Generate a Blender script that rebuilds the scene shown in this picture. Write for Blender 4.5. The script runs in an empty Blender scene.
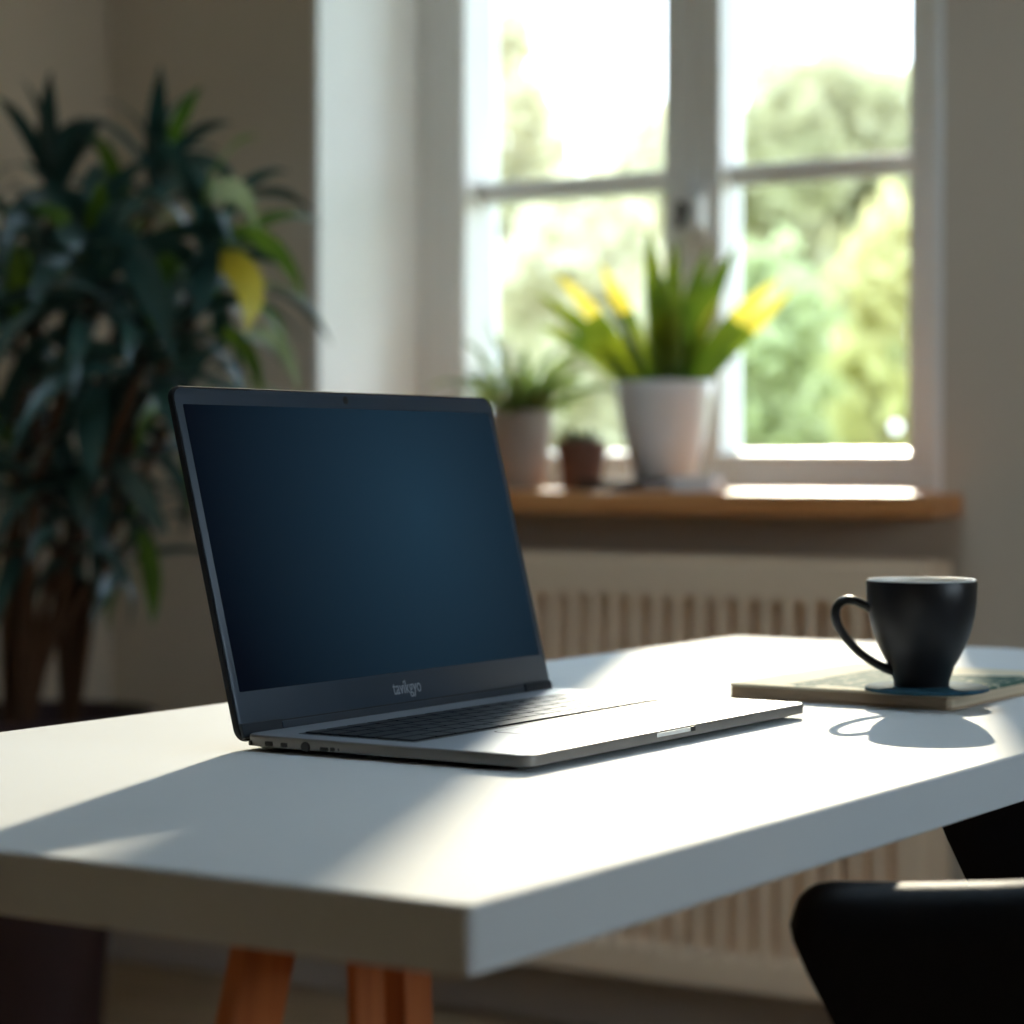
import bpy, bmesh, math, random
from mathutils import Vector, Matrix
R = math.radians
random.seed(7)
sc = bpy.context.scene
col = sc.collection

# ------------------------------------------------------------------ camera
PSI = 0.5695                       # the camera looks this far left of the window wall's normal
cam_d = bpy.data.cameras.new('camera')
cam = bpy.data.objects.new('camera', cam_d); col.objects.link(cam)
cam_d.sensor_width = 36.0
cam_d.lens = 2464.0 / 1024.0 * 36.0
cam.location = (0, 0, .91)
cam.rotation_euler = (R(90) - math.atan(51.4 / 2464.0), 0, PSI)
cam_d.clip_start = .05; cam_d.clip_end = 400
cam_d.dof.use_dof = True
cam_d.dof.focus_distance = 1.50
cam_d.dof.aperture_fstop = 5.7
sc.camera = cam

# ------------------------------------------------------------------ sky, sun, exposure
w = bpy.data.worlds.new('sky'); sc.world = w; w.use_nodes = True
wn, wl = w.node_tree.nodes, w.node_tree.links
bg = wn['Background']
tc = wn.new('ShaderNodeTexCoord'); sep = wn.new('ShaderNodeSeparateXYZ')
ramp = wn.new('ShaderNodeValToRGB')
wl.new(tc.outputs['Generated'], sep.inputs[0]); wl.new(sep.outputs['Z'], ramp.inputs[0])
ramp.color_ramp.elements[0].position = 0.0; ramp.color_ramp.elements[0].color = (.88, .95, 1.0, 1)
ramp.color_ramp.elements[1].position = .45; ramp.color_ramp.elements[1].color = (.60, .78, 1.0, 1)
wl.new(ramp.outputs[0], bg.inputs['Color']); bg.inputs['Strength'].default_value = 5.1

sun_d = bpy.data.lights.new('sun', 'SUN'); sun = bpy.data.objects.new('sun', sun_d); col.objects.link(sun)
sun_d.energy = 4.4; sun_d.color = (1.0, .87, .68); sun_d.angle = R(.9)
SUN_TAN, SUN_EL = .46, R(22)
sd = Vector((SUN_TAN, -1, 0)).normalized() * math.cos(SUN_EL) + Vector((0, 0, -math.sin(SUN_EL)))
sun.rotation_euler = sd.to_track_quat('-Z', 'Y').to_euler()
sun.location = (-6, 12, 6)

sc.view_settings.view_transform = 'Standard'
sc.view_settings.look = 'None'
sc.view_settings.exposure = 0.40
sc.view_settings.gamma = 1.0
sc.view_settings.use_curve_mapping = False

# ------------------------------------------------------------------ materials
def mat(name, color, rough=.5, metal=0.0, spec=.5, vary=0.0, scale=8.0, stretch=(1, 1, 1), bump=0.0, trans=0.0, coat=0.0):
    """Principled material whose colour is varied by object-space noise."""
    m = bpy.data.materials.new(name); m.use_nodes = True
    n, l = m.node_tree.nodes, m.node_tree.links
    p = n['Principled BSDF']
    p.inputs['Base Color'].default_value = (*color, 1)
    p.inputs['Roughness'].default_value = rough
    p.inputs['Metallic'].default_value = metal
    p.inputs['Specular IOR Level'].default_value = spec
    p.inputs['Coat Weight'].default_value = coat
    if vary or bump:
        t = n.new('ShaderNodeTexCoord'); mp = n.new('ShaderNodeMapping'); nz = n.new('ShaderNodeTexNoise')
        mp.inputs['Scale'].default_value = stretch
        nz.inputs['Scale'].default_value = scale; nz.inputs['Detail'].default_value = 4
        l.new(t.outputs['Object'], mp.inputs[0]); l.new(mp.outputs[0], nz.inputs['Vector'])
        if vary:
            rp = n.new('ShaderNodeValToRGB')
            rp.color_ramp.elements[0].position = .3; rp.color_ramp.elements[1].position = .7
            rp.color_ramp.elements[0].color = (*[c * (1 - vary) for c in color], 1)
            rp.color_ramp.elements[1].color = (*[min(1, c * (1 + vary)) for c in color], 1)
            l.new(nz.outputs['Fac'], rp.inputs[0]); l.new(rp.outputs[0], p.inputs['Base Color'])
        if bump:
            b = n.new('ShaderNodeBump'); b.inputs['Strength'].default_value = bump; b.inputs['Distance'].default_value = .002
            l.new(nz.outputs['Fac'], b.inputs['Height']); l.new(b.outputs[0], p.inputs['Normal'])
    return m

def leaf_mat(name, a, b, rough=.35, transl=.4, scale=6.0, tmul=1.0, spec=.5):
    """Leaf: glossy diffuse front mixed with translucency, colour varied between a and b."""
    m = bpy.data.materials.new(name); m.use_nodes = True
    n, l = m.node_tree.nodes, m.node_tree.links
    p = n['Principled BSDF']; out = n['Material Output']
    t = n.new('ShaderNodeTexCoord'); nz = n.new('ShaderNodeTexNoise'); rp = n.new('ShaderNodeValToRGB')
    nz.inputs['Scale'].default_value = scale; nz.inputs['Detail'].default_value = 2
    l.new(t.outputs['Object'], nz.inputs['Vector']); l.new(nz.outputs['Fac'], rp.inputs[0])
    rp.color_ramp.elements[0].position = .38; rp.color_ramp.elements[1].position = .62
    rp.color_ramp.elements[0].color = (*a, 1); rp.color_ramp.elements[1].color = (*b, 1)
    p.inputs['Roughness'].default_value = rough; p.inputs['Specular IOR Level'].default_value = spec
    l.new(rp.outputs[0], p.inputs['Base Color'])
    tr = n.new('ShaderNodeBsdfTranslucent'); mx = n.new('ShaderNodeMixShader')
    if tmul != 1.0:
        g = n.new('ShaderNodeMix'); g.data_type = 'RGBA'; g.blend_type = 'MULTIPLY'; g.inputs[0].default_value = 1
        l.new(rp.outputs[0], g.inputs[6]); g.inputs[7].default_value = (tmul, tmul, tmul, 1); l.new(g.outputs[2], tr.inputs[0])
    else:
        l.new(rp.outputs[0], tr.inputs[0])
    mx.inputs[0].default_value = transl
    l.new(p.outputs[0], mx.inputs[1]); l.new(tr.outputs[0], mx.inputs[2]); l.new(mx.outputs[0], out.inputs[0])
    return m

def wood_mat(name, a, b, axis='X', scale=9.0, rough=.45):
    m = bpy.data.materials.new(name); m.use_nodes = True
    n, l = m.node_tree.nodes, m.node_tree.links
    p = n['Principled BSDF']
    t = n.new('ShaderNodeTexCoord'); mp = n.new('ShaderNodeMapping')
    s = {'X': (.6, 9, 9), 'Y': (9, .6, 9), 'Z': (9, 9, .6)}[axis]
    mp.inputs['Scale'].default_value = s
    nz = n.new('ShaderNodeTexNoise'); nz.inputs['Scale'].default_value = scale; nz.inputs['Detail'].default_value = 6
    nz.inputs['Distortion'].default_value = .6
    rp = n.new('ShaderNodeValToRGB')
    rp.color_ramp.elements[0].position = .3; rp.color_ramp.elements[1].position = .7
    rp.color_ramp.elements[0].color = (*a, 1); rp.color_ramp.elements[1].color = (*b, 1)
    l.new(t.outputs['Object'], mp.inputs[0]); l.new(mp.outputs[0], nz.inputs['Vector'])
    l.new(nz.outputs['Fac'], rp.inputs[0]); l.new(rp.outputs[0], p.inputs['Base Color'])
    p.inputs['Roughness'].default_value = rough
    return m

def floor_mat():
    m = bpy.data.materials.new('oak_floor'); m.use_nodes = True
    n, l = m.node_tree.nodes, m.node_tree.links
    p = n['Principled BSDF']
    t = n.new('ShaderNodeTexCoord')
    br = n.new('ShaderNodeTexBrick'); br.inputs['Scale'].default_value = 1.0
    br.inputs['Brick Width'].default_value = 1.4; br.inputs['Row Height'].default_value = .16
    br.inputs['Mortar Size'].default_value = .002
    br.inputs['Color1'].default_value = (.40, .26, .14, 1); br.inputs['Color2'].default_value = (.48, .32, .18, 1)
    br.inputs['Mortar'].default_value = (.06, .04, .025, 1)
    mp = n.new('ShaderNodeMapping'); mp.inputs['Scale'].default_value = (1, 14, 1)
    nz = n.new('ShaderNodeTexNoise'); nz.inputs['Scale'].default_value = 5; nz.inputs['Detail'].default_value = 5
    mx = n.new('ShaderNodeMix'); mx.data_type = 'RGBA'; mx.blend_type = 'MULTIPLY'; mx.inputs[0].default_value = .35
    l.new(t.outputs['Object'], br.inputs['Vector']); l.new(t.outputs['Object'], mp.inputs[0]); l.new(mp.outputs[0], nz.inputs['Vector'])
    l.new(br.outputs['Color'], mx.inputs[6]); l.new(nz.outputs['Color'], mx.inputs[7]); l.new(mx.outputs[2], p.inputs['Base Color'])
    p.inputs['Roughness'].default_value = .5
    return m

def glass_mat():
    m = bpy.data.materials.new('window_glass'); m.use_nodes = True
    n, l = m.node_tree.nodes, m.node_tree.links
    for x in list(n):
        if x.type == 'BSDF_PRINCIPLED': n.remove(x)
    out = n['Material Output']
    tr = n.new('ShaderNodeBsdfTransparent'); tr.inputs[0].default_value = (.96, .98, .97, 1)
    gl = n.new('ShaderNodeBsdfGlossy'); gl.inputs['Roughness'].default_value = .02
    fr = n.new('ShaderNodeFresnel'); fr.inputs[0].default_value = 1.25
    mx = n.new('ShaderNodeMixShader')
    l.new(fr.outputs[0], mx.inputs[0]); l.new(tr.outputs[0], mx.inputs[1]); l.new(gl.outputs[0], mx.inputs[2]); l.new(mx.outputs[0], out.inputs[0])
    return m

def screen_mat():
    """Switched-off, almost black display: its navy to teal reflection is painted as dim emission."""
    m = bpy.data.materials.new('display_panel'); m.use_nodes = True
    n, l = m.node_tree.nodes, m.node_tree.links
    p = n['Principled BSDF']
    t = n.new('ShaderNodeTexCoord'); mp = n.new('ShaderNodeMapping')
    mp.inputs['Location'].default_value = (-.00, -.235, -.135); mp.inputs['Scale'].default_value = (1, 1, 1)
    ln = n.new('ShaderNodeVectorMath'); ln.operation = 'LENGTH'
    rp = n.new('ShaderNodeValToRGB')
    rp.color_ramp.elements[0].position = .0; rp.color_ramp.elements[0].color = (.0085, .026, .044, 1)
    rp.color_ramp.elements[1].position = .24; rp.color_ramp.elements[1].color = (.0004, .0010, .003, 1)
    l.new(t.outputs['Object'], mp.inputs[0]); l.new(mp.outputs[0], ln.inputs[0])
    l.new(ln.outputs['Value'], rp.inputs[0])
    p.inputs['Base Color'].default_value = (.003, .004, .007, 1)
    l.new(rp.outputs[0], p.inputs['Emission Color']); p.inputs['Emission Strength'].default_value = 1.0  # faint glow stands in for the room reflected in the glass
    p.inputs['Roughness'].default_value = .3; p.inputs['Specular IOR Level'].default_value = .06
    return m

def cover_mat():
    """Cream notebook cover printed with green leafy patches."""
    m = bpy.data.materials.new('printed_cover'); m.use_nodes = True
    n, l = m.node_tree.nodes, m.node_tree.links
    p = n['Principled BSDF']
    t = n.new('ShaderNodeTexCoord')
    sep = n.new('ShaderNodeSeparateXYZ'); l.new(t.outputs['Object'], sep.inputs[0])
    # printed band: y between .07 and .15 with a wavy border
    nz = n.new('ShaderNodeTexNoise'); nz.inputs['Scale'].default_value = 30; l.new(t.outputs['Object'], nz.inputs['Vector'])
    ad = n.new('ShaderNodeMath'); ad.operation = 'MULTIPLY_ADD'; ad.inputs[1].default_value = .05; l.new(nz.outputs['Fac'], ad.inputs[0]); l.new(sep.outputs['Y'], ad.inputs[2])
    g1 = n.new('ShaderNodeMath'); g1.operation = 'GREATER_THAN'; g1.inputs[1].default_value = .040; l.new(ad.outputs[0], g1.inputs[0])
    g2 = n.new('ShaderNodeMath'); g2.operation = 'LESS_THAN'; g2.inputs[1].default_value = .185; l.new(ad.outputs[0], g2.inputs[0])
    g3 = n.new('ShaderNodeMath'); g3.operation = 'GREATER_THAN'; g3.inputs[1].default_value = .040; l.new(sep.outputs['X'], g3.inputs[0])
    m1 = n.new('ShaderNodeMath'); m1.operation = 'MULTIPLY'; l.new(g1.outputs[0], m1.inputs[0]); l.new(g2.outputs[0], m1.inputs[1])
    m2 = n.new('ShaderNodeMath'); m2.operation = 'MULTIPLY'; l.new(m1.outputs[0], m2.inputs[0]); l.new(g3.outputs[0], m2.inputs[1])
    vo = n.new('ShaderNodeTexVoronoi'); vo.inputs['Scale'].default_value = 95; l.new(t.outputs['Object'], vo.inputs['Vector'])
    rp = n.new('ShaderNodeValToRGB'); l.new(vo.outputs['Distance'], rp.inputs[0])
    rp.color_ramp.elements[0].position = .18; rp.color_ramp.elements[0].color = (.50, .50, .36, 1)
    rp.color_ramp.elements[1].position = .34; rp.color_ramp.elements[1].color = (.06, .125, .095, 1)
    mx = n.new('ShaderNodeMix'); mx.data_type = 'RGBA'
    l.new(m2.outputs[0], mx.inputs[0]); mx.inputs[6].default_value = (.80, .71, .52, 1); l.new(rp.outputs[0], mx.inputs[7])
    l.new(mx.outputs[2], p.inputs['Base Color']); p.inputs['Roughness'].default_value = .78; p.inputs['Specular IOR Level'].default_value = .12
    return m

M = dict(
    wall=mat('taupe_wall_paint', (.64, .545, .435), .9, spec=.2, vary=.03, scale=3),
    ceiling=mat('ceiling_paint', (.74, .73, .70), .95, spec=.2, vary=.02),
    floor=floor_mat(),
    base_white=mat('baseboard_paint', (.54, .46, .40), .5, vary=.03),
    reveal=mat('reveal_plaster', (.92, .92, .91), .8, spec=.25, vary=.02),
    frame=mat('window_frame_paint', (.90, .885, .86), .35, vary=.02),
    glass=glass_mat(),
    sill=wood_mat('sill_wood', (.62, .245, .075), (.80, .37, .135), 'X', 6, .38),
    rad=mat('radiator_enamel', (.94, .72, .51), .45, vary=.02),
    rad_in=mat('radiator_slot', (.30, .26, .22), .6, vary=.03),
    desk=mat('desk_laminate', (.74, .75, .745), .64, spec=.16, vary=.015, scale=5),
    leg=wood_mat('trestle_wood', (.52, .14, .042), (.70, .24, .08), 'Z', 8, .45),
    alu=mat('laptop_aluminium', (.34, .365, .40), .42, .5, vary=.01, scale=40),
    side=mat('laptop_side_metal', (.26, .245, .23), .40, .5, vary=.03, scale=60),
    under=mat('laptop_underside', (.015, .015, .017), .6, vary=.1),
    lidshell=mat('lid_shell', (.010, .012, .016), .7, .0, .2, vary=.03),
    bezel=mat('lid_bezel', (.030, .050, .078), .42, .1, vary=.03),
    hinge=mat('hinge_cover', (.018, .027, .040), .4, .2, vary=.05),
    hingebar=mat('hinge_bar', (.045, .062, .085), .35, .3, vary=.05),
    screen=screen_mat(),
    logo=mat('logo_print', (.36, .40, .46), .4, vary=.05),
    key=mat('keycap', (.009, .010, .013), .42, spec=.3, vary=.08),
    well=mat('keyboard_well', (.010, .011, .014), .5, vary=.1),
    pad=mat('touchpad_surface', (.34, .36, .39), .40, .5, vary=.01),
    port=mat('port_cavity', (.004, .004, .005), .5, vary=.1),
    silver=mat('bright_trim', (.75, .78, .82), .25, .8, vary=.03),
    mug=mat('black_stoneware', (.007, .0065, .008), .38, spec=.4, vary=.1, scale=30),
    mug_in=mat('mug_inside_glaze', (.84, .84, .82), .3, vary=.03),
    coffee=mat('coffee', (.02, .009, .004), .1, vary=.1),
    coaster=mat('teal_felt', (.03, .095, .14), .85, spec=.2, vary=.2, scale=120, bump=.4),
    cover=cover_mat(),
    kraft=mat('kraft_edge', (.44, .31, .20), .7, vary=.15, scale=30, stretch=(1, 1, 30)),
    paper=mat('paper_block', (.60, .47, .32), .8, vary=.2, scale=8, stretch=(1, 1, 220)),
    chair=mat('black_upholstery', (.0035, .004, .0065), .6, spec=.25, vary=.2, scale=200, bump=.25),
    chairleg=mat('black_metal', (.012, .012, .013), .4, .5, vary=.1),
    potdark=mat('dark_planter', (.042, .019, .021), .5, vary=.15),
    soil=mat('potting_soil', (.03, .02, .013), .95, vary=.4, scale=60, bump=1),
    cane=wood_mat('plant_cane', (.055, .026, .012), (.13, .06, .028), 'Z', 12, .8),
    leaf=leaf_mat('dracaena_leaf', (.016, .048, .040), (.042, .095, .078), .32, .15, 5),
    leaf2=leaf_mat('dracaena_leaf_fresh', (.05, .12, .012), (.14, .22, .02), .35, .35, 5),
    leaf_glint=leaf_mat('dracaena_leaf_glint', (.30, .36, .16), (.42, .46, .26), .3, .4, 5),  # sun glint on leaves at the right, painted as a paler colour
    leafy=leaf_mat('yellow_backlit_leaf', (.62, .48, .04), (.75, .62, .10), .4, .45, 5),  # yellow leaf; its backlit brightness is put into the colour
    wpot=mat('white_ceramic', (.80, .79, .78), .32, vary=.02),
    gpot=mat('stone_grey_pot', (.36, .32, .285), .7, vary=.06, scale=20),
    tpot=mat('terracotta', (.19, .085, .055), .75, vary=.12, scale=20),
    strap=leaf_mat('strap_leaf', (.05, .10, .008), (.20, .24, .015), .4, .5, 9, 1.3),
    straptip=leaf_mat('strap_leaf_yellow', (.62, .50, .05), (.78, .64, .10), .35, .55, 9, 1.2),
    spike=leaf_mat('spider_leaf', (.08, .14, .03), (.24, .31, .09), .45, .45, 12, 1.2),
    succ=leaf_mat('succulent_leaf', (.05, .07, .03), (.09, .10, .05), .5, .2, 20),
    tray=mat('dark_wood_tray', (.05, .028, .018), .6, vary=.2, stretch=(1, 10, 10)),
    card=mat('white_card', (.82, .82, .83), .6, vary=.02),
    handle=mat('handle_enamel', (.80, .80, .80), .3, vary=.02),
    dark=mat('dark_metal', (.015, .016, .02), .4, .5, vary=.1),
    lawn=mat('lawn_grass', (.16, .22, .06), .9, vary=.3, scale=2, bump=.5),
    bark=mat('tree_bark', (.16, .13, .09), .9, vary=.3, scale=6, bump=.6),
    t_olive=leaf_mat('tree_leaf_olive', (.46, .44, .26), (.58, .54, .36), .7, .5, .9, 1.1, .1),  # tree leaf colours are paled to stand in for garden haze
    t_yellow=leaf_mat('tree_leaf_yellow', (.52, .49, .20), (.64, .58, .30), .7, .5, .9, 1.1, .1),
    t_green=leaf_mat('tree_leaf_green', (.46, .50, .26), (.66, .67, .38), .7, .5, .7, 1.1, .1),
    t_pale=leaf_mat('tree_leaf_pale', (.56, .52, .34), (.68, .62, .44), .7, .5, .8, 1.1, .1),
)

# ------------------------------------------------------------------ mesh helpers
class MB:
    """Collects vertices and faces; build() links them as ONE mesh object."""
    def __init__(s): s.v = []; s.f = []; s.mi = []
    def face(s, f, mi=0): s.f.append(f); s.mi.append(mi)
    def box(s, lo, hi, mi=0):
        b = len(s.v); (x0, y0, z0), (x1, y1, z1) = lo, hi
        s.v += [(x0, y0, z0), (x1, y0, z0), (x1, y1, z0), (x0, y1, z0), (x0, y0, z1), (x1, y0, z1), (x1, y1, z1), (x0, y1, z1)]
        for q in ((0, 3, 2, 1), (4, 5, 6, 7), (0, 1, 5, 4), (1, 2, 6, 5), (2, 3, 7, 6), (3, 0, 4, 7)):
            s.face(tuple(b + i for i in q), mi)
        return s
    def loops(s, loops, cap0=True, cap1=True, mi=0, closed=True):
        b = len(s.v); n = len(loops[0])
        for L in loops: s.v += [tuple(p) for p in L]
        for k in range(len(loops) - 1):
            for i in range(n if closed else n - 1):
                j = (i + 1) % n
                s.face((b + k * n + i, b + k * n + j, b + (k + 1) * n + j, b + (k + 1) * n + i), mi)
        if cap0: s.face(tuple(b + i for i in reversed(range(n))), mi)
        if cap1: s.face(tuple(b + (len(loops) - 1) * n + i for i in range(n)), mi)
        return s
    def lathe(s, prof, n=48, c=(0, 0), mi=0, cap0=True, cap1=False):
        L = [[(c[0] + r * math.cos(2 * math.pi * i / n), c[1] + r * math.sin(2 * math.pi * i / n), z) for i in range(n)] for r, z in prof]
        return s.loops(L, cap0, cap1, mi)
    def tube(s, pts, rad, n=10, mi=0, flat=1.0):
        pts = [Vector(p) for p in pts]; L = []
        up = None
        for i, p in enumerate(pts):
            d = (pts[min(i + 1, len(pts) - 1)] - pts[max(i - 1, 0)]).normalized()
            if up is None:
                up = Vector((0, 0, 1)) if abs(d.z) < .9 else Vector((1, 0, 0))
            a = d.cross(up).normalized(); b = a.cross(d).normalized(); up = b
            r = rad[i] if isinstance(rad, (list, tuple)) else rad
            L.append([p + a * (r * flat * math.cos(2 * math.pi * k / n)) + b * (r * math.sin(2 * math.pi * k / n)) for k in range(n)])
        return s.loops(L, mi=mi)
    def beam(s, p, q, wx, wy, mi=0):
        """rectangular post from p to q with horizontal section wx by wy"""
        a = [(-wx / 2, -wy / 2), (wx / 2, -wy / 2), (wx / 2, wy / 2), (-wx / 2, wy / 2)]
        return s.loops([[(p[0] + x, p[1] + y, p[2]) for x, y in a], [(q[0] + x, q[1] + y, q[2]) for x, y in a]], mi=mi)
    def leaf(s, base, az, el, length, width, droop, n=8, fold=.25, mi=0, tip_mi=None, tip_from=.7, twist=0.0, shape=.35, roll=0.0):
        """long strap leaf: starts at elevation el and bends down by droop over its length"""
        b = len(s.v); p = Vector(base); a = az
        side = Vector((-math.sin(a), math.cos(a), 0))
        for i in range(n + 1):
            t = i / n
            e = el - droop * t ** 1.4
            d = Vector((math.cos(a) * math.cos(e), math.sin(a) * math.cos(e), math.sin(e)))
            nrm = side.cross(d).normalized() * -1; up_ = nrm * math.cos(roll) - side * math.sin(roll)
            sd_ = (side * math.cos(roll + twist * t) + nrm * math.sin(roll + twist * t))
            wd = width * min(1, (t / shape + .35) if t < shape else 1.0) * (1 - max(0, (t - shape) / (1 - shape)) ** 2.2) / 2
            wd = max(wd, .0006)
            s.v += [tuple(p + sd_ * wd + up_ * wd * fold), tuple(p), tuple(p - sd_ * wd + up_ * wd * fold)]
            p = p + d * (length / n)
        for i in range(n):
            k = b + i * 3
            q = tip_mi if (tip_mi is not None and (i + .5) / n > tip_from) else mi
            s.face((k, k + 3, k + 4, k + 1), q); s.face((k + 1, k + 4, k + 5, k + 2), q)
        return s
    def build(s, name, mats, parent=None, smooth=False, loc=(0, 0, 0), bevel=0.0, seg=2, rot=None, weld=False):
        me = bpy.data.meshes.new(name); me.from_pydata(s.v, [], s.f)
        if not isinstance(mats, (list, tuple)): mats = [mats]
        for m in mats: me.materials.append(m)
        for p, mi in zip(me.polygons, s.mi): p.material_index = mi
        bm = bmesh.new(); bm.from_mesh(me)
        if weld: bmesh.ops.remove_doubles(bm, verts=bm.verts, dist=1e-6)
        if bevel:
            ed = [e for e in bm.edges if len(e.link_faces) == 2 and e.calc_face_angle(0) > R(25)]
            bmesh.ops.bevel(bm, geom=ed, offset=bevel, segments=seg, profile=.5, affect='EDGES', clamp_overlap=True)
        if not s.open: bmesh.ops.recalc_face_normals(bm, faces=bm.faces)
        bm.to_mesh(me); bm.free()
        if smooth:
            for p in me.polygons: p.use_smooth = True
            me.set_sharp_from_angle(angle=R(40))
        o = bpy.data.objects.new(name, me); col.objects.link(o)
        o.location = loc
        if rot: o.rotation_euler = rot
        if parent: o.parent = parent
        return o
    open = False

def rrect(x0, y0, x1, y1, r, z, n=6):
    P = []
    for cx, cy, a in ((x1 - r, y1 - r, 0), (x0 + r, y1 - r, 90), (x0 + r, y0 + r, 180), (x1 - r, y0 + r, 270)):
        for k in range(n + 1):
            t = R(a + 90 * k / n); P.append((cx + r * math.cos(t), cy + r * math.sin(t), z))
    return P

def rslab(x0, y0, x1, y1, r, prof, n=6, mb=None, mi=0):
    """rounded rectangle lofted through (z, inset) pairs"""
    mb = mb or MB()
    return mb.loops([rrect(x0 + i, y0 + i, x1 - i, y1 - i, max(r - i, .0004), z, n) for z, i in prof], mi=mi)

def thing(name, label, cat, loc=(0, 0, 0), rotz=0, group=None):
    o = bpy.data.objects.new(name, None); col.objects.link(o)
    o.empty_display_size = .05
    o.location = loc; o.rotation_euler = (0, 0, rotz); o['label'] = label; o['category'] = cat
    if group: o['group'] = group
    return o

def tag(o, label, cat, group=None):
    o['label'] = label; o['category'] = cat
    if group: o['group'] = group
    return o

def struct(o, label=None, cat=None):
    o['kind'] = 'structure'
    if label: o['label'] = label
    if cat: o['category'] = cat
    return o

# ------------------------------------------------------------------ room shell
XL, XR, YB, YF, HC = -3.05, 1.35, 3.40, -1.6, 2.62      # left, right, window wall, rear wall, ceiling
WL, WR, WZ0, WZ1, WD = -2.577, -1.428, .862, 2.36, .30   # window opening and reveal depth
struct(MB().box((XL - .2, YF - .2, -.12), (XR + .2, YB + .42, 0)).build('floor', M['floor']), 'warm brown plank floor under the desk and radiator', 'floor')
SX0, SX1, SY0, SY1, SH = -1.95, -.90, 1.40, 2.40, .45      # unseen roof window added to brighten the room, and its shaft height
m = MB()
m.box((XL - .2, YF - .2, HC), (SX0, YB + .42, HC + SH)); m.box((SX1, YF - .2, HC), (XR + .2, YB + .42, HC + SH))
m.box((SX0, YF - .2, HC), (SX1, SY0, HC + SH)); m.box((SX0, SY1, HC), (SX1, YB + .42, HC + SH))
struct(m.build('ceiling', M['ceiling']), 'off white ceiling above the room', 'ceiling')
m = MB()
m.box((XL - .2, YB, 0), (WL, YB + .42, HC)); m.box((WR, YB, 0), (XR + .2, YB + .42, HC))
m.box((WL, YB, 0), (WR, YB + .42, WZ0 - .034)); m.box((WL, YB, WZ1), (WR, YB + .42, HC))
struct(m.build('wall_back', M['wall']), 'taupe wall around the window and behind the radiator', 'wall')
struct(MB().box((XL - .2, YF - .2, 0), (XL, YB, HC)).build('wall_left', M['wall']), 'taupe side wall left of the tall plant', 'wall')
struct(MB().box((XL, YF - .2, 0), (XR, YF, HC)).build('wall_rear', M['wall']), 'taupe wall behind the viewer', 'wall')
w3 = struct(thing('fill_roof_window', 'unseen square roof window added in the ceiling to brighten the room', 'window', (SX0, SY0, HC + SH)))
m = MB(); a, b = SX1 - SX0, SY1 - SY0
for lo, hi in (((0, 0, -.06), (a, .05, 0)), ((0, b - .05, -.06), (a, b, 0)), ((0, .05, -.06), (.05, b - .05, 0)), ((a - .05, .05, -.06), (a, b - .05, 0))): m.box(lo, hi)
m.build('window_frame', M['frame'], w3, bevel=.004)
MB().box((.05, .05, -.03), (a - .05, b - .05, -.024)).build('glass_pane', M['glass'], w3)
# right wall with an unseen second window, added for cool daylight from the side
RY0, RY1, RZ0, RZ1 = 1.05, 2.35, .95, 1.90
m = MB()
m.box((XR, YF - .2, 0), (XR + .2, RY0, HC)); m.box((XR, RY1, 0), (XR + .2, YB, HC))
m.box((XR, RY0, 0), (XR + .2, RY1, RZ0)); m.box((XR, RY0, RZ1), (XR + .2, RY1, HC))
struct(m.build('wall_right', M['wall']), 'taupe side wall with an added second window', 'wall')
w2 = struct(thing('window_2', 'unseen white framed window added in the right side wall for cool light', 'window', (XR + .1, (RY0 + RY1) / 2, RZ0)))
m = MB(); hw = (RY1 - RY0) / 2; hh = RZ1 - RZ0
for a, b in (((-.04, -hw, 0), (.04, hw, .06)), ((-.04, -hw, hh - .06), (.04, hw, hh)), ((-.04, -hw, .06), (.04, -hw + .06, hh - .06)),
             ((-.04, hw - .06, .06), (.04, hw, hh - .06)), ((-.04, -.04, .06), (.04, .04, hh - .06))): m.box(a, b)
m.build('window_frame', M['frame'], w2, bevel=.004)
for y0, y1 in ((-hw + .06, -.04), (.04, hw - .06)):
    MB().box((-.003, y0, .06), (.003, y1, hh - .06)).build('glass_pane', M['glass'], w2)
# baseboards
struct(MB().box((XL, YB - .016, 0), (XR, YB, .10)).build('baseboard_back', M['base_white'], bevel=.004), 'grey white baseboard along the window wall', 'baseboard')
struct(MB().box((XL, YF, 0), (XL + .016, YB - .016, .10)).build('baseboard_left', M['base_white'], bevel=.004), 'grey white baseboard along the left wall', 'baseboard')

# ------------------------------------------------------------------ window 1 (local origin: opening's left lower corner at frame face)
FY = YB + WD                       # inner face of the window frame
W1 = struct(thing('window_1', 'white casement window with two sashes above the wooden sill', 'window', (WL, FY, WZ0)))
ww, wh = WR - WL, WZ1 - WZ0
m = MB()                           # plaster lining of the reveal: left, right, top
m.box((-.004, -WD - .001, 0), (.006, 0, wh)); m.box((ww - .006, -WD - .001, 0), (ww + .004, 0, wh)); m.box((-.004, -WD - .001, wh - .006), (ww + .004, 0, wh + .004))
m.build('window_reveal', M['reveal'], W1)
x_l, x_m0, x_m1, x_r = -2.474 - WL, -2.064 - WL, -1.954 - WL, -1.612 - WL   # clear openings seen in the photograph
zb, zt = .060, wh - .08
m = MB()
m.box((0, 0, 0), (x_l - .045, .12, wh)); m.box((x_r + .035, 0, 0), (ww, .12, wh))
m.box((x_l - .045, 0, 0), (x_r + .035, .12, .03)); m.box((x_l - .045, 0, wh - .03), (x_r + .035, .12, wh))
m.build('window_frame', M['frame'], W1, bevel=.005)
xm = (x_m0 + x_m1) / 2
TR0, TR1 = 1.377 - WZ0, 1.414 - WZ0
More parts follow.
